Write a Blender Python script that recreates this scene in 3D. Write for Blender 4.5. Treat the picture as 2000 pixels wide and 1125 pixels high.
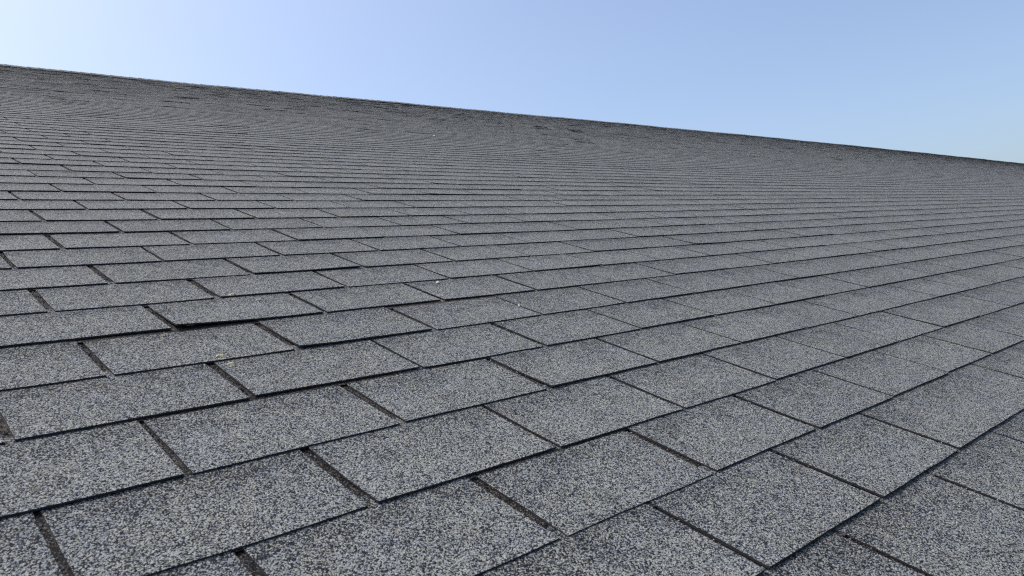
import bpy, math, random
import numpy as np
from mathutils import Matrix, Vector

for o in list(bpy.data.objects):
    bpy.data.objects.remove(o, do_unlink=True)
scene = bpy.context.scene
col = scene.collection

# ------------------------------------------------------------------ constants
PITCH = math.radians(22.0)          # slope of the roof
EAVE_Z = 4.0                        # height of the roof's local origin above the ground
TAB_W = 0.25                        # width of one shingle tab
EXPO = 0.141243                     # exposed length of one course
THICK = 0.0026                      # shingle thickness
J0, J1 = -14, 94                    # courses, eave to ridge
I0, I1 = -24, 440                   # tabs along the roof
RIDGE_Y = 94.858 * EXPO
ROOF = Matrix.Translation((0, 0, EAVE_Z)) @ Matrix.Rotation(PITCH, 4, 'X')

# ------------------------------------------------------------------ camera
right = Vector((0.7405227, -0.6619707, 0.1158488))
up = Vector((0.0744761, 0.2521621, 0.9648148))
fwd = Vector((0.6678918, 0.7058393, -0.2360327))
M = Matrix.Identity(4)
for r in range(3):
    M[r][0], M[r][1], M[r][2] = right[r], up[r], -fwd[r]
CAM_LOC = Vector((-0.373032, -0.541659, 0.387050))
M.translation = CAM_LOC
cam_data = bpy.data.cameras.new('camera')
cam = bpy.data.objects.new('camera', cam_data)
col.objects.link(cam)
cam.matrix_world = ROOF @ M
cam_data.sensor_width = 36.0
cam_data.lens = 26.5975
cam_data.clip_start = 0.02
cam_data.clip_end = 6000
cam_data.dof.use_dof = True
cam_data.dof.focus_distance = 1.7
cam_data.dof.aperture_fstop = 20.0
scene.camera = cam

# ------------------------------------------------------------------ sky and sun
SUN_AZ = math.radians(32.0)         # measured from +Y (straight up the slope) towards -X
SUN_EL = math.radians(60.0)
world = bpy.data.worlds.new('World')
scene.world = world
world.use_nodes = True
wn = world.node_tree.nodes
wl = world.node_tree.links
wn.clear()
sky = wn.new('ShaderNodeTexSky')
sky.sky_type = 'NISHITA'
sky.sun_disc = False
sky.sun_elevation = SUN_EL
sky.sun_rotation = -SUN_AZ
sky.altitude = 0
sky.air_density = 0.9
sky.dust_density = 3.4
sky.ozone_density = 1.8
bg = wn.new('ShaderNodeBackground')
bg.inputs['Strength'].default_value = 0.15
wo = wn.new('ShaderNodeOutputWorld')
wl.new(sky.outputs[0], bg.inputs[0])
wl.new(bg.outputs[0], wo.inputs[0])

sun_data = bpy.data.lights.new('sun', 'SUN')
sun_data.energy = 2.1
sun_data.angle = math.radians(0.53)
sun_data.color = (1.0, 0.95, 0.88)
sun = bpy.data.objects.new('sun', sun_data)
col.objects.link(sun)
to_sun = Vector((-math.sin(SUN_AZ) * math.cos(SUN_EL), math.cos(SUN_AZ) * math.cos(SUN_EL), math.sin(SUN_EL)))
sun.rotation_euler = to_sun.to_track_quat('Z', 'Y').to_euler()
sun.location = (0, 0, 40)

scene.view_settings.view_transform = 'Standard'
scene.view_settings.look = 'None'
scene.view_settings.gamma = 1.0
scene.view_settings.use_curve_mapping = False
scene.view_settings.exposure = 0.54
scene.cycles.use_denoising = False
scene.cycles.max_bounces = 4
scene.cycles.pixel_filter_type = 'BLACKMAN_HARRIS'
scene.cycles.filter_width = 1.2

# ------------------------------------------------------------------ materials
def new_mat(name):
    m = bpy.data.materials.new(name)
    m.use_nodes = True
    nt = m.node_tree
    b = nt.nodes['Principled BSDF']
    b.inputs['Roughness'].default_value = 0.92
    b.inputs['Specular IOR Level'].default_value = 0.25
    return m, nt, b

def math_node(nt, op, a, b=None, c=None, clamp=False):
    n = nt.nodes.new('ShaderNodeMath')
    n.operation = op
    n.use_clamp = clamp
    for k, v in enumerate((a, b, c)):
        if v is None:
            continue
        if isinstance(v, (int, float)):
            n.inputs[k].default_value = v
        else:
            nt.links.new(v, n.inputs[k])
    return n.outputs[0]

def noise_node(nt, pos, scale, detail=2.0, rough=0.55):
    n = nt.nodes.new('ShaderNodeTexNoise')
    n.inputs['Scale'].default_value = scale
    n.inputs['Detail'].default_value = detail
    n.inputs['Roughness'].default_value = rough
    nt.links.new(pos, n.inputs['Vector'])
    return n.outputs['Fac']

def granule_material(name, tone_from, stops, band=True, grit=0.07, grit_colour=(0.27, 0.26, 0.19)):
    """Mineral granules pressed into asphalt: cell by cell mix of dark, grey and pale stone."""
    m, nt, bsdf = new_mat(name)
    L = nt.links
    geo = nt.nodes.new('ShaderNodeNewGeometry')
    pos = geo.outputs['Position']
    vor = nt.nodes.new('ShaderNodeTexVoronoi')
    vor.inputs['Scale'].default_value = 820.0
    L.new(pos, vor.inputs['Vector'])
    sep = nt.nodes.new('ShaderNodeSeparateColor')
    L.new(vor.outputs['Color'], sep.inputs[0])
    clump = noise_node(nt, pos, 330.0, 2.0, 0.6)
    patch = noise_node(nt, pos, 60.0, 4.0, 0.7)
    drift = noise_node(nt, pos, 7.0, 2.0, 0.5)
    v = math_node(nt, 'MULTIPLY_ADD', math_node(nt, 'SUBTRACT', sep.outputs[0], 0.5), 1.12, 0.5)
    v = math_node(nt, 'ADD', v, math_node(nt, 'MULTIPLY', math_node(nt, 'SUBTRACT', clump, 0.5), 1.0))
    v = math_node(nt, 'ADD', v, math_node(nt, 'MULTIPLY', math_node(nt, 'SUBTRACT', patch, 0.5), 0.34))
    v = math_node(nt, 'ADD', v, math_node(nt, 'MULTIPLY', math_node(nt, 'SUBTRACT', drift, 0.5), 0.16))
    if tone_from == 'object':
        oi = nt.nodes.new('ShaderNodeObjectInfo')
        sc = nt.nodes.new('ShaderNodeSeparateColor')
        L.new(oi.outputs['Color'], sc.inputs[0])
        tone = sc.outputs[0]
    elif tone_from == 'attribute':
        at = nt.nodes.new('ShaderNodeAttribute')
        at.attribute_name = 'tone'
        tone = at.outputs['Fac']
    else:
        tone = None
    if tone is not None:
        v = math_node(nt, 'ADD', v, math_node(nt, 'MULTIPLY', math_node(nt, 'SUBTRACT', tone, 0.5), 0.09))
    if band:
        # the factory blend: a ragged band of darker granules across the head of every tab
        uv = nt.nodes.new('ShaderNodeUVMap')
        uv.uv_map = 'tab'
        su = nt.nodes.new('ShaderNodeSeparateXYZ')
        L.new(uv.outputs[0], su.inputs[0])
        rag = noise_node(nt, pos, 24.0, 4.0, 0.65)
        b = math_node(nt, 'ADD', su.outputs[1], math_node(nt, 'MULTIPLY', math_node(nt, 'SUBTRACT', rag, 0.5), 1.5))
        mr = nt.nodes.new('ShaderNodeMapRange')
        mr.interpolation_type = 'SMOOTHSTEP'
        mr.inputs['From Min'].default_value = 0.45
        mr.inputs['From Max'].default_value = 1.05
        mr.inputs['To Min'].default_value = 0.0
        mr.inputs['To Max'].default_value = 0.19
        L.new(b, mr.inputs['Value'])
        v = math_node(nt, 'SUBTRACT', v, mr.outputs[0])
    ramp = nt.nodes.new('ShaderNodeValToRGB')
    el = ramp.color_ramp.elements
    el[0].position, el[0].color = stops[0][0], (*stops[0][1], 1)
    el[1].position, el[1].color = stops[-1][0], (*stops[-1][1], 1)
    for p, c in stops[1:-1]:
        e = el.new(p)
        e.color = (*c, 1)
    L.new(v, ramp.inputs[0])
    # faint warm / cool drift of the stone from patch to patch
    tint = noise_node(nt, pos, 16.0, 3.0, 0.6)
    tr = nt.nodes.new('ShaderNodeValToRGB')
    tr.color_ramp.elements[0].position, tr.color_ramp.elements[0].color = 0.34, (0.972, 0.988, 1.02, 1)
    tr.color_ramp.elements[1].position, tr.color_ramp.elements[1].color = 0.66, (1.02, 1.015, 0.955, 1)
    L.new(tint, tr.inputs[0])
    tm = nt.nodes.new('ShaderNodeMix')
    tm.data_type = 'RGBA'
    tm.blend_type = 'MULTIPLY'
    tm.inputs[0].default_value = 1.0
    L.new(ramp.outputs[0], tm.inputs[6])
    L.new(tr.outputs[0], tm.inputs[7])
    # a few ochre grains
    gm = nt.nodes.new('ShaderNodeMix')
    gm.data_type = 'RGBA'
    gm.inputs[7].default_value = (*grit_colour, 1)
    g2 = math_node(nt, 'ADD', sep.outputs[1], math_node(nt, 'MULTIPLY', math_node(nt, 'SUBTRACT', patch, 0.5), 0.35))
    gf = math_node(nt, 'GREATER_THAN', g2, 1.0 - grit)
    L.new(gf, gm.inputs[0])
    L.new(tm.outputs[2], gm.inputs[6])
    L.new(gm.outputs[2], bsdf.inputs['Base Color'])
    bump = nt.nodes.new('ShaderNodeBump')
    bump.inputs['Strength'].default_value = 0.55
    bump.inputs['Distance'].default_value = 0.0012
    inv = math_node(nt, 'SUBTRACT', 1.0, math_node(nt, 'MULTIPLY', vor.outputs['Distance'], 1.4))
    L.new(inv, bump.inputs['Height'])
    L.new(bump.outputs[0], bsdf.inputs['Normal'])
    return m

GREY = [(0.24, (0.007, 0.008, 0.013)), (0.40, (0.024, 0.027, 0.036)), (0.50, (0.092, 0.099, 0.111)),
        (0.61, (0.202, 0.213, 0.222)), (0.80, (0.288, 0.298, 0.296)), (1.0, (0.39, 0.40, 0.375))]
DARK = [(0.3, (0.004, 0.004, 0.005)), (0.62, (0.009, 0.009, 0.010)), (0.76, (0.018, 0.018, 0.019)), (0.98, (0.12, 0.11, 0.10))]  # dark unweathered granules, deepened further to paint in the shade of the slots
RIDGE = [(p, tuple(0.8 * t for t in c)) for p, c in GREY]      # the caps' granules, darkened to dull their sunlit rim
GREY = [(p, (0.855 * c[0], 0.86 * c[1], 0.865 * c[2])) for p, c in GREY]
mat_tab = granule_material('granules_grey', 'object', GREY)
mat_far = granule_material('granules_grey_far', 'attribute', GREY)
mat_cap = granule_material('granules_ridge', None, RIDGE, band=False)
mat_head = granule_material('granules_sheltered_shaded', None, DARK, band=False, grit=0.025, grit_colour=(0.15, 0.085, 0.05))

mat_core, nt_, b_ = new_mat('asphalt_edge')
b_.inputs['Base Color'].default_value = (0.028, 0.029, 0.032, 1)
b_.inputs['Roughness'].default_value = 0.8

mat_vent, nt_, b_ = new_mat('vent_black_plastic')
b_.inputs['Base Color'].default_value = (0.05, 0.05, 0.053, 1)
b_.inputs['Roughness'].default_value = 0.6

mat_deck, nt_, b_ = new_mat('plywood_deck')
n_ = nt_.nodes.new('ShaderNodeTexNoise')
n_.inputs['Scale'].default_value = 9.0
r_ = nt_.nodes.new('ShaderNodeValToRGB')
r_.color_ramp.elements[0].color = (0.22, 0.14, 0.07, 1)
r_.color_ramp.elements[1].color = (0.38, 0.27, 0.16, 1)
nt_.links.new(n_.outputs['Fac'], r_.inputs[0])
nt_.links.new(r_.outputs[0], b_.inputs['Base Color'])

mat_ground, nt_, b_ = new_mat('ground_soil_grass')
n_ = nt_.nodes.new('ShaderNodeTexNoise')
n_.inputs['Scale'].default_value = 0.4
n_.inputs['Detail'].default_value = 8
r_ = nt_.nodes.new('ShaderNodeValToRGB')
r_.color_ramp.elements[0].color = (0.05, 0.075, 0.03, 1)
r_.color_ramp.elements[1].color = (0.16, 0.13, 0.09, 1)
tc_ = nt_.nodes.new('ShaderNodeNewGeometry')
nt_.links.new(tc_.outputs['Position'], n_.inputs['Vector'])
nt_.links.new(n_.outputs['Fac'], r_.inputs[0])
nt_.links.new(r_.outputs[0], b_.inputs['Base Color'])

def noisy_mat(name, c0, c1, scale):
    m, nt, b = new_mat(name)
    g = nt.nodes.new('ShaderNodeNewGeometry')
    f = noise_node(nt, g.outputs['Position'], scale, 3.0)
    r = nt.nodes.new('ShaderNodeValToRGB')
    r.color_ramp.elements[0].position = 0.35
    r.color_ramp.elements[1].position = 0.65
    r.color_ramp.elements[0].color = (*c0, 1)
    r.color_ramp.elements[1].color = (*c1, 1)
    nt.links.new(f, r.inputs[0])
    nt.links.new(r.outputs[0], b.inputs['Base Color'])
    return m
mat_pebble = noisy_mat('white_stone', (0.8, 0.8, 0.79), (0.92, 0.92, 0.9), 300)
mat_lichen = noisy_mat('ochre_lichen', (0.24, 0.22, 0.14), (0.52, 0.48, 0.33), 700)

# ------------------------------------------------------------------ the surface of the slope
W = (-0.0354291, 0.0251562, 0.0557295, 0.0296604, -0.0132004)
def sag(x, y):
    """gentle settling of the deck, a few centimetres over the length of the roof"""
    xs = x / (1 + np.maximum(x, 0) / 15.0) / 5
    ys = y / 10.0
    return W[0] * xs * ys + W[1] * ys ** 2 + W[2] * xs ** 2 + W[3] * xs ** 2 * ys + W[4] * xs * ys ** 2

rng = np.random.default_rng(7)
COURSE_DY = {-2: 0.06, -1: 0.035, 4: 0.045, 5: 0.02, 9: 0.03, 10: 0.01, 11: 0.05, 12: 0.02}   # courses laid a little high
course_shift = dict(zip(range(13), (-0.007, 0.0, 0.012, 0.021, 0.021, 0.003, -0.019, -0.003, -0.078, 0.015, 0.013, 0.005, 0.016)))
course_shift.update({-1: -0.026, -2: -0.03})
def shift(j):
    if j in course_shift:
        return course_shift[j]
    return float(np.random.default_rng(1000 + j).normal(0, 0.014))
SHIFT = {j: shift(j) for j in range(J0 - 1, J1 + 2)}
def tab_x(j, k):
    """left end of tab k of course j"""
    return (k + (0.5 if j % 2 else 0.0) + SHIFT[j]) * TAB_W

def make_mesh(name, verts, faces, mats, mat_idx=None, smooth=False):
    me = bpy.data.meshes.new(name)
    me.from_pydata([tuple(map(float, v)) for v in verts], [], faces)
    for m in mats:
        me.materials.append(m)
    if mat_idx is not None:
        me.polygons.foreach_set('material_index', mat_idx)
    if smooth:
        me.polygons.foreach_set('use_smooth', [True] * len(me.polygons))
    me.update()
    return me

def part(name, me, parent, kind=None):
    o = bpy.data.objects.new(name, me)
    col.objects.link(o)
    o.parent = parent
    if kind:
        o['kind'] = kind
    return o

# ------------------------------------------------------------------ ground (structure)
gm = make_mesh('ground', [(-3000, -3000, 0), (3000, -3000, 0), (3000, 3000, 0), (-3000, 3000, 0)], [(0, 1, 2, 3)], [mat_ground])
ground = bpy.data.objects.new('ground', gm)
col.objects.link(ground)
ground['kind'] = 'structure'

# ------------------------------------------------------------------ the roof (thing)
roof = bpy.data.objects.new('shingle_roof', None)
col.objects.link(roof)
roof.matrix_world = ROOF
roof.empty_display_size = 0.5
roof['label'] = 'long grey asphalt shingle roof rising to a straight ridge under clear sky'
roof['category'] = 'roof'
roof['kind'] = 'thing'

XA, XB = I0 * TAB_W, I1 * TAB_W
# deck under the shingles
xs = np.linspace(XA, XB, 117)
ys = np.linspace(J0 * EXPO - 0.02, RIDGE_Y - 0.03, 40)
gx, gy = np.meshgrid(xs, ys, indexing='ij')
gz = sag(gx, gy) - 0.012
nv = gx.size
top = np.stack([gx, gy, gz], -1).reshape(-1, 3)
bot = top - np.array([0, 0, 0.018])
ny = len(ys)
fs = []
for a in range(len(xs) - 1):
    for b in range(ny - 1):
        q = (a * ny + b, (a + 1) * ny + b, (a + 1) * ny + b + 1, a * ny + b + 1)
        fs.append(q)
        fs.append(tuple(nv + t for t in reversed(q)))
for b in range(ny - 1):
    e0 = (len(xs) - 1) * ny
    fs.append((b, b + 1, nv + b + 1, nv + b))
    fs.append((e0 + b + 1, e0 + b, nv + e0 + b, nv + e0 + b + 1))
for a in range(len(xs) - 1):
    fs.append((a * ny, nv + a * ny, nv + (a + 1) * ny, (a + 1) * ny))
    fs.append((a * ny + ny - 1, (a + 1) * ny + ny - 1, nv + (a + 1) * ny + ny - 1, nv + a * ny + ny - 1))
part('roof_deck', make_mesh('roof_deck', np.vstack([top, bot]), fs, [mat_deck]), roof)

# the slope on the far side of the ridge
c2, s2 = math.cos(2 * PITCH), math.sin(2 * PITCH)
bl = 14.0
xs2 = np.linspace(XA, XB, 60)
v2, f2 = [], []
for x in xs2:
    z = float(sag(x, RIDGE_Y))
    v2 += [(x, RIDGE_Y - 0.01, z), (x, RIDGE_Y + bl * c2, z - bl * s2)]
for a in range(len(xs2) - 1):
    f2.append((2 * a, 2 * a + 2, 2 * a + 3, 2 * a + 1))
part('back_slope', make_mesh('back_slope', v2, f2, [mat_cap]), roof)

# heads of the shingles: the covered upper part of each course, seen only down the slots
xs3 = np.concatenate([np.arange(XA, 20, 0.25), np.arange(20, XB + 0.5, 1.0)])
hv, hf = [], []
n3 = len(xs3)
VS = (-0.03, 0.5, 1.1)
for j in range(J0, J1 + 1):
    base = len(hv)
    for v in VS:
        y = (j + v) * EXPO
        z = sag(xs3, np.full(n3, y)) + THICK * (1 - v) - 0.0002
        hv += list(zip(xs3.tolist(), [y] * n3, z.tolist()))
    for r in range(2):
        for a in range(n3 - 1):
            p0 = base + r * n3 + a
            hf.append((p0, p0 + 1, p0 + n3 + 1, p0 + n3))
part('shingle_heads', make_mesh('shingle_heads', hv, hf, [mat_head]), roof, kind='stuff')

# ---- which tabs show largest in the picture
Rm = np.array([list(right), list(up), list(fwd)])
C0 = np.array(CAM_LOC)
def project(p):
    q = (np.asarray(p) - C0) @ Rm.T
    z = np.where(q[..., 2] > 0.05, q[..., 2], np.nan)
    return 0.5 + 26.5975 / 36 * q[..., 0] / z, 0.28125 - 26.5975 / 36 * q[..., 1] / z

tabs = []
for j in range(J0, J1 + 1):
    for k in range(I0, I1):
        tabs.append((j, k))
T = np.array(tabs)
tx = np.array([tab_x(j, k) for j, k in tabs])
ty = np.array([(j + COURSE_DY.get(j, 0.0)) * EXPO for j, k in tabs])
corners = []
for dx, dy in ((0, 0), (TAB_W, 0), (TAB_W, EXPO), (0, EXPO)):
    x, y = tx + dx, ty + dy
    u, v = project(np.stack([x, y, sag(x, y)], -1))
    corners.append((np.clip(u, 0, 1), np.clip(v, 0, 0.5625)))
area = np.zeros(len(T))
for a in range(4):
    (u0, v0), (u1, v1) = corners[a], corners[(a + 1) % 4]
    area += u0 * v1 - u1 * v0
area = np.nan_to_num(np.abs(area) / 2)
order = np.argsort(-area)
NEAR = set(order[:300].tolist())

# ---- lifted corners and loose tabs seen in the photograph: (course, tab) -> lift at left / right butt corner
LIFT = {(4, 0): (0.0060, 0.0015), (3, 0): (0.0026, 0.0008), (1, 1): (0.0022, 0.0006), (8, 0): (0.0018, 0.0008),
        (10, 0): (0.0022, 0.0008), (6, 1): (0.0018, 0.0024), (0, 0): (0.0015, 0.0005), (15, 1): (0.0030, 0.0014),
        (12, 1): (0.0028, 0.0020), (20, 0): (0.0020, 0.0012), (12, 0): (0.0018, 0.0010), (13, 5): (0.0030, 0.0010),
        (15, 6): (0.0026, 0.0010), (14, 3): (0.0005, 0.0018), (14, 12): (0.0026, 0.0008), (6, 7): (0.0024, 0.0007),
        (13, 13): (0.0014, 0.0020), (5, 3): (0.0005, 0.0014), (2, 3): (0.0005, 0.0012), (9, 3): (0.0004, 0.0014)}
strip = {}
for j_, k_ in tabs:                                 # four tabs to a strip, strips from different bundles
    strip.setdefault((j_, (k_ + j_ * 2) // 4), float(rng.normal(0, 0.17)))
tone_all = np.clip(rng.normal(0.5, 0.14, len(T)) + np.array([strip[j_, (k_ + j_ * 2) // 4] for j_, k_ in tabs]), 0, 1)
lift_l = np.abs(rng.normal(0, 0.0006, len(T))) * np.clip(0.5 + ty / 6, 0.6, 1.5)
lift_r = np.abs(rng.normal(0, 0.0006, len(T))) * np.clip(0.5 + ty / 6, 0.6, 1.5)
loose = rng.random(len(T)) < 0.13
far_enough = ty > 2.2
m_ = loose & far_enough
lift_l[m_] += rng.uniform(0.0004, 0.0034, m_.sum()) * np.clip(ty[m_] / 5, 0.7, 1.5)
lift_r[m_] += rng.uniform(0.0, 0.0026, m_.sum()) * np.clip(ty[m_] / 5, 0.7, 1.5)
slot_w = np.clip(rng.normal(0.0072, 0.0013, len(T)), 0.004, 0.011)
press = rng.uniform(0.80, 1.08, len(T))          # how far each tab has sealed down onto the course below
slot_w[tx > 0.55] -= 0.0016
slot_w[tx < 0.30] += 0.0016
slot_w[(tx < -0.02) & (ty < 1.2)] += 0.0010
drop = rng.normal(0, 0.0009, len(T)) * np.clip(ty / 3, 1.0, 3.0)          # butts not perfectly in line

# ---- near tabs: one object each
SLANT = {-1: 0.025, 0: 0.02, 1: 0.028, 2: 0.015, 3: 0.03}
NX, NY = 4, 3
def tab_mesh(width, ll, lr, seed):
    r = random.Random(seed)
    vs, uvs = [], {}
    def z_top(u, v):
        curl = (ll * (1 - u) ** 2.0 + lr * u ** 2.0) * max(0.0, 1 - v) ** 2.2
        return THICK * (2 - v) + 0.0003 + curl
    jit = [r.uniform(-0.0009, 0.0009) for _ in range(NX + 1)]
    side = [(r.uniform(-0.0011, 0.0011), r.uniform(-0.0011, 0.0011)) for _ in range(NY + 1)]
    idx = {}
    for layer in (0, 1):
        for b in range(NY + 1):
            for a in range(NX + 1):
                u, v = a / NX, b / NY * 1.12
                x = u * width + (side[b][0] if a == 0 else side[b][1] if a == NX else 0)
                y = v * EXPO + (jit[a] if b == 0 else 0)
                idx[layer, a, b] = len(vs)
                vs.append((x, y, z_top(u, v) - layer * (THICK - 0.0002)))
                uvs[len(vs) - 1] = (u, v)
    faces, mi = [], []
    for b in range(NY):
        for a in range(NX):
            faces.append((idx[0, a, b], idx[0, a + 1, b], idx[0, a + 1, b + 1], idx[0, a, b + 1])); mi.append(0)
    for a in range(NX):
        faces.append((idx[1, a, NY], idx[1, a + 1, NY], idx[1, a + 1, 0], idx[1, a, 0])); mi.append(1)
        faces.append((idx[1, a, 0], idx[1, a + 1, 0], idx[0, a + 1, 0], idx[0, a, 0])); mi.append(1)
    for b in range(NY):
        faces.append((idx[1, 0, b + 1], idx[1, 0, b], idx[0, 0, b], idx[0, 0, b + 1])); mi.append(1)
        faces.append((idx[1, NX, b], idx[1, NX, b + 1], idx[0, NX, b + 1], idx[0, NX, b])); mi.append(1)
    me = make_mesh('shingle', vs, faces, [mat_tab, mat_core], mi)
    lay = me.uv_layers.new(name='tab')
    for lp in me.loops:
        lay.data[lp.index].uv = uvs[lp.vertex_index]
    return me

VARIANTS = [tab_mesh(TAB_W - 0.006, random.Random(s).choice((0.0002, 0.0006, 0.0011)), random.Random(s + 50).choice((0.0002, 0.0005, 0.001)), s) for s in range(12)]
def frame_at(x, y):
    d = 0.05
    z = float(sag(x, y))
    zx = (float(sag(x + d, y)) - float(sag(x - d, y))) / (2 * d)
    zy = (float(sag(x, y + d)) - float(sag(x, y - d))) / (2 * d)
    return z, zx, zy
for n in sorted(NEAR):
    j, k = tabs[n]
    w = TAB_W - slot_w[n]
    if (j, k) in LIFT:
        me = tab_mesh(TAB_W - 0.006, *LIFT[j, k], 500 + n)
    else:
        me = VARIANTS[int(rng.integers(len(VARIANTS)))]
    o = part('shingle', me, roof)
    x, y = tx[n], ty[n] + drop[n]
    z, zx, zy = frame_at(x + w / 2, y + EXPO / 2)
    zc = z - zx * w / 2 - zy * EXPO / 2
    o.location = (x, y, zc)
    o.rotation_euler = (math.atan(zy), -math.atan(zx), float(rng.normal(0, 0.0018)))
    if k < 0 and j in SLANT:                       # these courses run a little low at their near end
        o.location.y -= SLANT[j] * EXPO
        if k == -1:
            o.rotation_euler.z += SLANT[j] * EXPO / TAB_W
    o.scale = (w / (TAB_W - 0.006), 1, float(press[n]))
    t = float(tone_all[n])
    o.color = (t, t, t, 1)

# ---- all the tabs farther off: real geometry, one part
far = np.array([n for n in range(len(T)) if n not in NEAR])
nf = len(far)
fx0 = tx[far]
fx1 = tx[far] + TAB_W - slot_w[far]
fy = ty[far] + drop[far]
ll, lr = lift_l[far].copy(), lift_r[far].copy()
pos_of = {int(n): q for q, n in enumerate(far)}
lookup = {t: n for n, t in enumerate(tabs)}
for key, (a, b) in LIFT.items():
    q = pos_of.get(lookup[key])
    if q is not None:
        ll[q], lr[q] = a, b
V = np.zeros((nf, 11, 3))
UV = np.zeros((nf, 11, 2))
def put(q, x, y, z, u, v):
    V[:, q, 0], V[:, q, 1], V[:, q, 2] = x, y, z
    UV[:, q, 0], UV[:, q, 1] = u, v
for a, u in enumerate((0.0, 0.5, 1.0)):
    x = fx0 + (fx1 - fx0) * u
    yb = fy + 1.12 * EXPO
    curl = ll * (1 - u) ** 1.6 + lr * u ** 1.6
    put(a, x, fy, sag(x, fy) + THICK * 2 * press[far] + 0.0003 + curl, u, 0)
    put(3 + a, x, yb, sag(x, yb) + THICK * 0.88 + 0.0003, u, 1.12)
    put(6 + a, x, fy, sag(x, fy) + THICK + 0.0002, u, 0)
put(9, fx0, yb, sag(fx0, yb) - THICK * 0.16, 0, 1.12)
put(10, fx1, yb, sag(fx1, yb) - THICK * 0.16, 1, 1.12)
Q = np.array([(0, 1, 4, 3), (1, 2, 5, 4), (6, 7, 1, 0), (7, 8, 2, 1), (9, 6, 0, 3), (8, 10, 5, 2)])
faces = (Q[None] + (np.arange(nf) * 11)[:, None, None]).reshape(-1, 4)
me = bpy.data.meshes.new('far_shingles')
me.vertices.add(nf * 11)
me.vertices.foreach_set('co', V.reshape(-1))
me.loops.add(faces.size)
me.loops.foreach_set('vertex_index', faces.reshape(-1).astype(np.int32))
me.polygons.add(len(faces))
me.polygons.foreach_set('loop_start', (np.arange(len(faces)) * 4).astype(np.int32))
me.polygons.foreach_set('loop_total', np.full(len(faces), 4, np.int32))
me.update(calc_edges=True)
me.materials.append(mat_far)
me.materials.append(mat_core)
me.polygons.foreach_set('material_index', np.tile(np.array([0, 0, 1, 1, 1, 1], np.int32), nf))
lay = me.uv_layers.new(name='tab')
lay.data.foreach_set('uv', UV.reshape(-1, 2)[faces.reshape(-1)].reshape(-1))
at = me.attributes.new('tone', 'FLOAT', 'POINT')
at.data.foreach_set('value', np.repeat(tone_all[far], 11))
me.polygons.foreach_set('use_smooth', np.zeros(len(faces), bool))
me.validate()
part('far_shingles', me, roof, kind='stuff')

# ------------------------------------------------------------------ ridge: vent strip and folded cap shingles
def ridge_z(x):
    """height of the ridge line, not quite straight"""
    return float(sag(x, RIDGE_Y)) + 0.004 * math.sin(x * 0.83 + 1.0) + 0.0025 * math.sin(x * 2.3 + 0.4) + 0.0015 * math.sin(x * 5.1)
def ridge_profile(z0, half, rise_edge, rise_top):
    """five points across the ridge, front foot to back foot, in the slope's own axes"""
    nb = Vector((0, c2, -s2))
    nn = Vector((0, s2, c2))                     # normal of the back slope
    up_l = Vector((0, math.sin(PITCH), math.cos(PITCH)))
    apex = Vector((0, RIDGE_Y, z0))
    return [apex - Vector((0, half, 0)) + Vector((0, 0, rise_edge)),
            apex - Vector((0, half * 0.35, 0)) + Vector((0, 0, rise_edge + (rise_top - rise_edge) * 0.7)),
            apex + up_l * rise_top,
            apex + nb * half * 0.35 + nn * (rise_edge + (rise_top - rise_edge) * 0.7),
            apex + nb * half + nn * rise_edge]
vv, vf = [], []
xs4 = np.concatenate([np.arange(XA, 30, 0.29), np.linspace(30, XB, 90)])
for x in xs4:
    z0 = ridge_z(x)
    p_hi = ridge_profile(z0, 0.13, 0.006, 0.028)
    p_lo = ridge_profile(z0, 0.13, -0.006, -0.006)
    for p in p_hi + p_lo[::-1]:
        vv.append((x, p.y, p.z))
for a in range(len(xs4) - 1):
    for b in range(10):
        b2 = (b + 1) % 10
        vf.append((a * 10 + b, (a + 1) * 10 + b, (a + 1) * 10 + b2, a * 10 + b2))
vf.append(tuple(range(10)))
vf.append(tuple((len(xs4) - 1) * 10 + b for b in reversed(range(10))))
part('ridge_vent', make_mesh('ridge_vent', vv, vf, [mat_vent]), roof)

CAP_E, CAP_L = 0.145, 0.19
def cap_geometry(x, z0, extra):
    vs = []
    for xx, lift in ((x, 0.0085 + extra), (x + CAP_L, 0.0035)):
        hi = ridge_profile(z0, 0.142, 0.006 + lift, 0.028 + lift)
        lo = ridge_profile(z0, 0.142, 0.003 + lift, 0.025 + lift)
        for p in hi + lo[::-1]:
            vs.append((xx, p.y, p.z))
    fs = [(b, 10 + b, 10 + (b + 1) % 10, (b + 1) % 10) for b in range(10)]
    fs.append(tuple(range(10)))
    fs.append(tuple(reversed(range(10, 20))))
    mi = [0, 0, 0, 0, 1, 1, 1, 1, 1, 1, 1, 1]
    return vs, fs, mi
n_caps = int((XB - XA - 0.25) / CAP_E)
cv, cf, cm = [], [], []
zref = 0.0
cap_meshes = []
for s in range(5):
    vs, fs, mi = cap_geometry(0.0, 0.0, 0.0008 * s)
    cap_meshes.append(make_mesh('ridge_cap', vs, fs, [mat_cap, mat_core], mi))
for c in range(n_caps):
    x = XA + c * CAP_E
    z0 = ridge_z(x + CAP_E / 2)
    if 1.2 < x < 24:
        zx = (ridge_z(x + 0.1) - ridge_z(x - 0.05)) / 0.15 + random.Random(c).uniform(-0.01, 0.01)
        o = part('ridge_cap', cap_meshes[c * 7 % 5], roof)
        o.location = (x, 0, z0)
        o.rotation_euler = (0, -math.atan(zx), 0)
    else:
        vs, fs, mi = cap_geometry(x, z0, random.Random(c).uniform(0, 0.003))
        b0 = len(cv)
        cv += vs
        cf += [tuple(b0 + t for t in f) for f in fs]
        cm += mi
part('far_ridge_caps', make_mesh('far_ridge_caps', cv, cf, [mat_cap, mat_core], cm), roof, kind='stuff')

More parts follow.
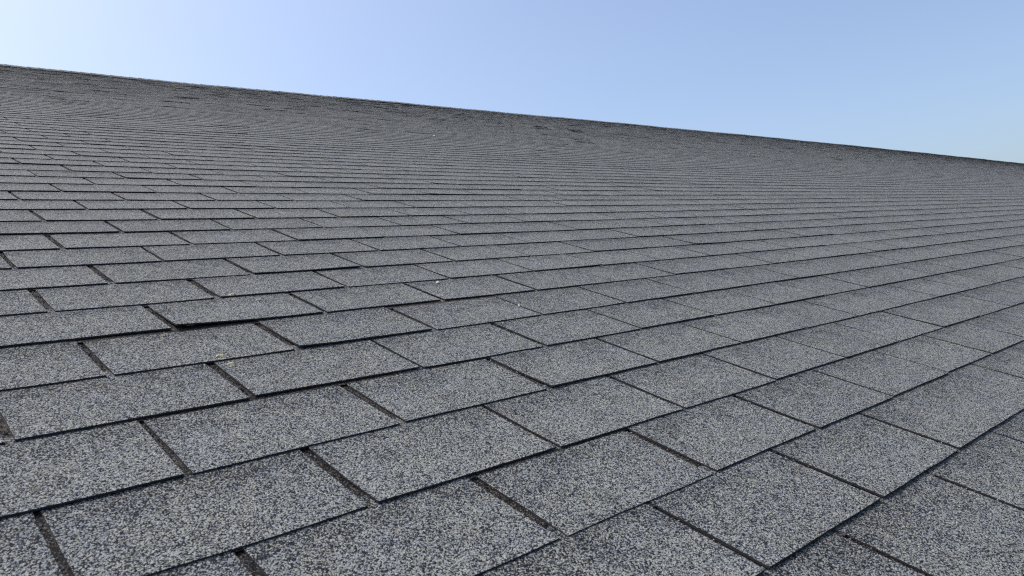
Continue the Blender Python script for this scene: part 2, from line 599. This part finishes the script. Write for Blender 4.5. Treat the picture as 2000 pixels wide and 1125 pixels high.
# ------------------------------------------------------------------ small things lying on the shingles
def surface_point(ci, cj):
    """point on top of the shingles at tab unit ci, course unit cj (world space)"""
    x, y = ci * TAB_W, cj * EXPO
    v = cj - math.floor(cj)
    return Vector((x, y, float(sag(x, y)) + THICK * (2 - v) + 0.0003))

def pebble(name, ci, cj, size, mat, seed, label, category, flat=0.7, group=None):
    r = random.Random(seed)
    vs, fs = [], []
    rings, seg = 5, 9
    for a in range(rings + 1):
        th = math.pi * a / rings
        for b in range(seg):
            ph = 2 * math.pi * b / seg
            k = size * (0.5 + r.uniform(-0.11, 0.11))
            vs.append((k * math.sin(th) * math.cos(ph) * 1.15, k * math.sin(th) * math.sin(ph) * 0.9, k * flat * math.cos(th)))
    for a in range(rings):
        for b in range(seg):
            b2 = (b + 1) % seg
            fs.append((a * seg + b, (a + 1) * seg + b, (a + 1) * seg + b2, a * seg + b2))
    o = bpy.data.objects.new(name, make_mesh(name, vs, fs, [mat]))
    col.objects.link(o)
    p = surface_point(ci, cj)
    p.z += size * 0.5 * flat * 0.75
    o.matrix_world = ROOF @ Matrix.Translation(p) @ Matrix.Rotation(r.uniform(0, 6), 4, 'Z')
    o['label'] = label
    o['category'] = category
    if group:
        o['group'] = group
    return o
pebble('pebble', 2.289, 4.85, 0.007, mat_pebble, 3, 'tiny bright white pebble lying on a shingle, the nearest white speck', 'pebble')
pebble('pebble', 14.73, 35.2, 0.014, mat_pebble, 5, 'white pebble high up the slope, far above the other white speck', 'pebble')
pebble('pebble', 2.501, 3.45, 0.004, mat_pebble, 8, 'pale grain caught at a slot between two tabs right of the lifted shingle', 'pebble')

def lichen(ci, cj, size, seed, label):
    r = random.Random(seed)
    n = 13
    vs = [(0, 0, size * 0.16)]
    for ring, (k, h) in enumerate(((0.55, 0.13), (1.0, 0.0))):
        for b in range(n):
            a = 2 * math.pi * b / n
            q = size * 0.5 * k * r.uniform(0.62, 1.2)
            vs.append((q * math.cos(a) * 1.3, q * math.sin(a), size * h * r.uniform(0.6, 1.2) - (0.0006 if ring else 0)))
    fs = [(0, 1 + b, 1 + (b + 1) % n) for b in range(n)]
    fs += [(1 + b, 1 + n + b, 1 + n + (b + 1) % n, 1 + (b + 1) % n) for b in range(n)]
    o = bpy.data.objects.new('lichen_patch', make_mesh('lichen_patch', vs, fs, [mat_lichen]))
    col.objects.link(o)
    o.matrix_world = ROOF @ Matrix.Translation(surface_point(ci, cj) + Vector((0, 0, 0.0006)))
    o['label'] = label
    o['category'] = 'lichen'
    o['group'] = 'ochre lichen specks on the shingles'
lichen(0.075, 3.07, 0.0105, 1, 'ochre lichen speck on a tab edge just below the lifted shingle')
lichen(0.085, 2.86, 0.009, 2, 'ochre lichen speck by a slot, lowest of the pair below the lifted shingle')
lichen(0.115, 4.11, 0.013, 3, 'pale ochre lichen on the lifted corner of the raised shingle')
lichen(0.60, 5.08, 0.012, 4, 'ochre lichen at a tab corner directly above the lifted shingle')
lichen(0.72, 4.80, 0.009, 5, 'faint ochre lichen in the middle of the lifted shingle')

# loose grit washed into the slots and onto the heads of the nearest tabs
gr = random.Random(21)
gv, gf, gmi = [], [], []
def grain(p, size, m):
    b0 = len(gv)
    for dx, dy, dz in ((1, 0, 0), (-1, 0, 0), (0, 1, 0), (0, -1, 0), (0, 0, 1), (0, 0, -1)):
        k = size * gr.uniform(0.35, 0.6)
        gv.append((p[0] + dx * k, p[1] + dy * k, p[2] + dz * k))
    for a in (0, 1):
        for b in (2, 3):
            for c in (4, 5):
                gf.append((b0 + a, b0 + b, b0 + c)); gmi.append(m)
for n in NEAR:
    j, k = tabs[n]
    if area[n] < 0.0012:
        continue
    x0 = tx[n]
    for _ in range(int(gr.uniform(30, 80))):
        v = gr.random() ** 0.7
        y = ty[n] + v * EXPO
        x = x0 + gr.uniform(-1.1, 0.1) * slot_w[n]
        sz = gr.uniform(0.0011, 0.0026)
        grain((x, y, float(sag(x, y)) + THICK * (1 - v) + sz * 0.3), sz, gr.choice((0, 0, 1, 1, 1, 1, 1, 1, 2, 3)))
    for _ in range(6):
        v = gr.random()
        x = x0 + gr.random() * TAB_W
        y = ty[n] + v * EXPO
        sz = gr.uniform(0.0006, 0.0013)
        grain((x, y, float(sag(x, y)) + THICK * (2 - v) + 0.0004 + sz * 0.2), sz, gr.choice((0, 2, 3, 3)))
grit_mats = []
for nm, c in (('grit_brown', (0.075, 0.055, 0.045)), ('grit_black', (0.015, 0.015, 0.016)), ('grit_tan', (0.30, 0.22, 0.15)), ('grit_pale', (0.42, 0.42, 0.40))):
    m, _nt, b = new_mat(nm)
    b.inputs['Base Color'].default_value = (*c, 1)
    grit_mats.append(m)
grit = bpy.data.objects.new('loose_grit', make_mesh('loose_grit', gv, gf, grit_mats, gmi))
col.objects.link(grit)
grit.matrix_world = ROOF
grit['kind'] = 'stuff'
grit['label'] = 'brown and black grit washed into the slots between the nearest shingles'
grit['category'] = 'grit'
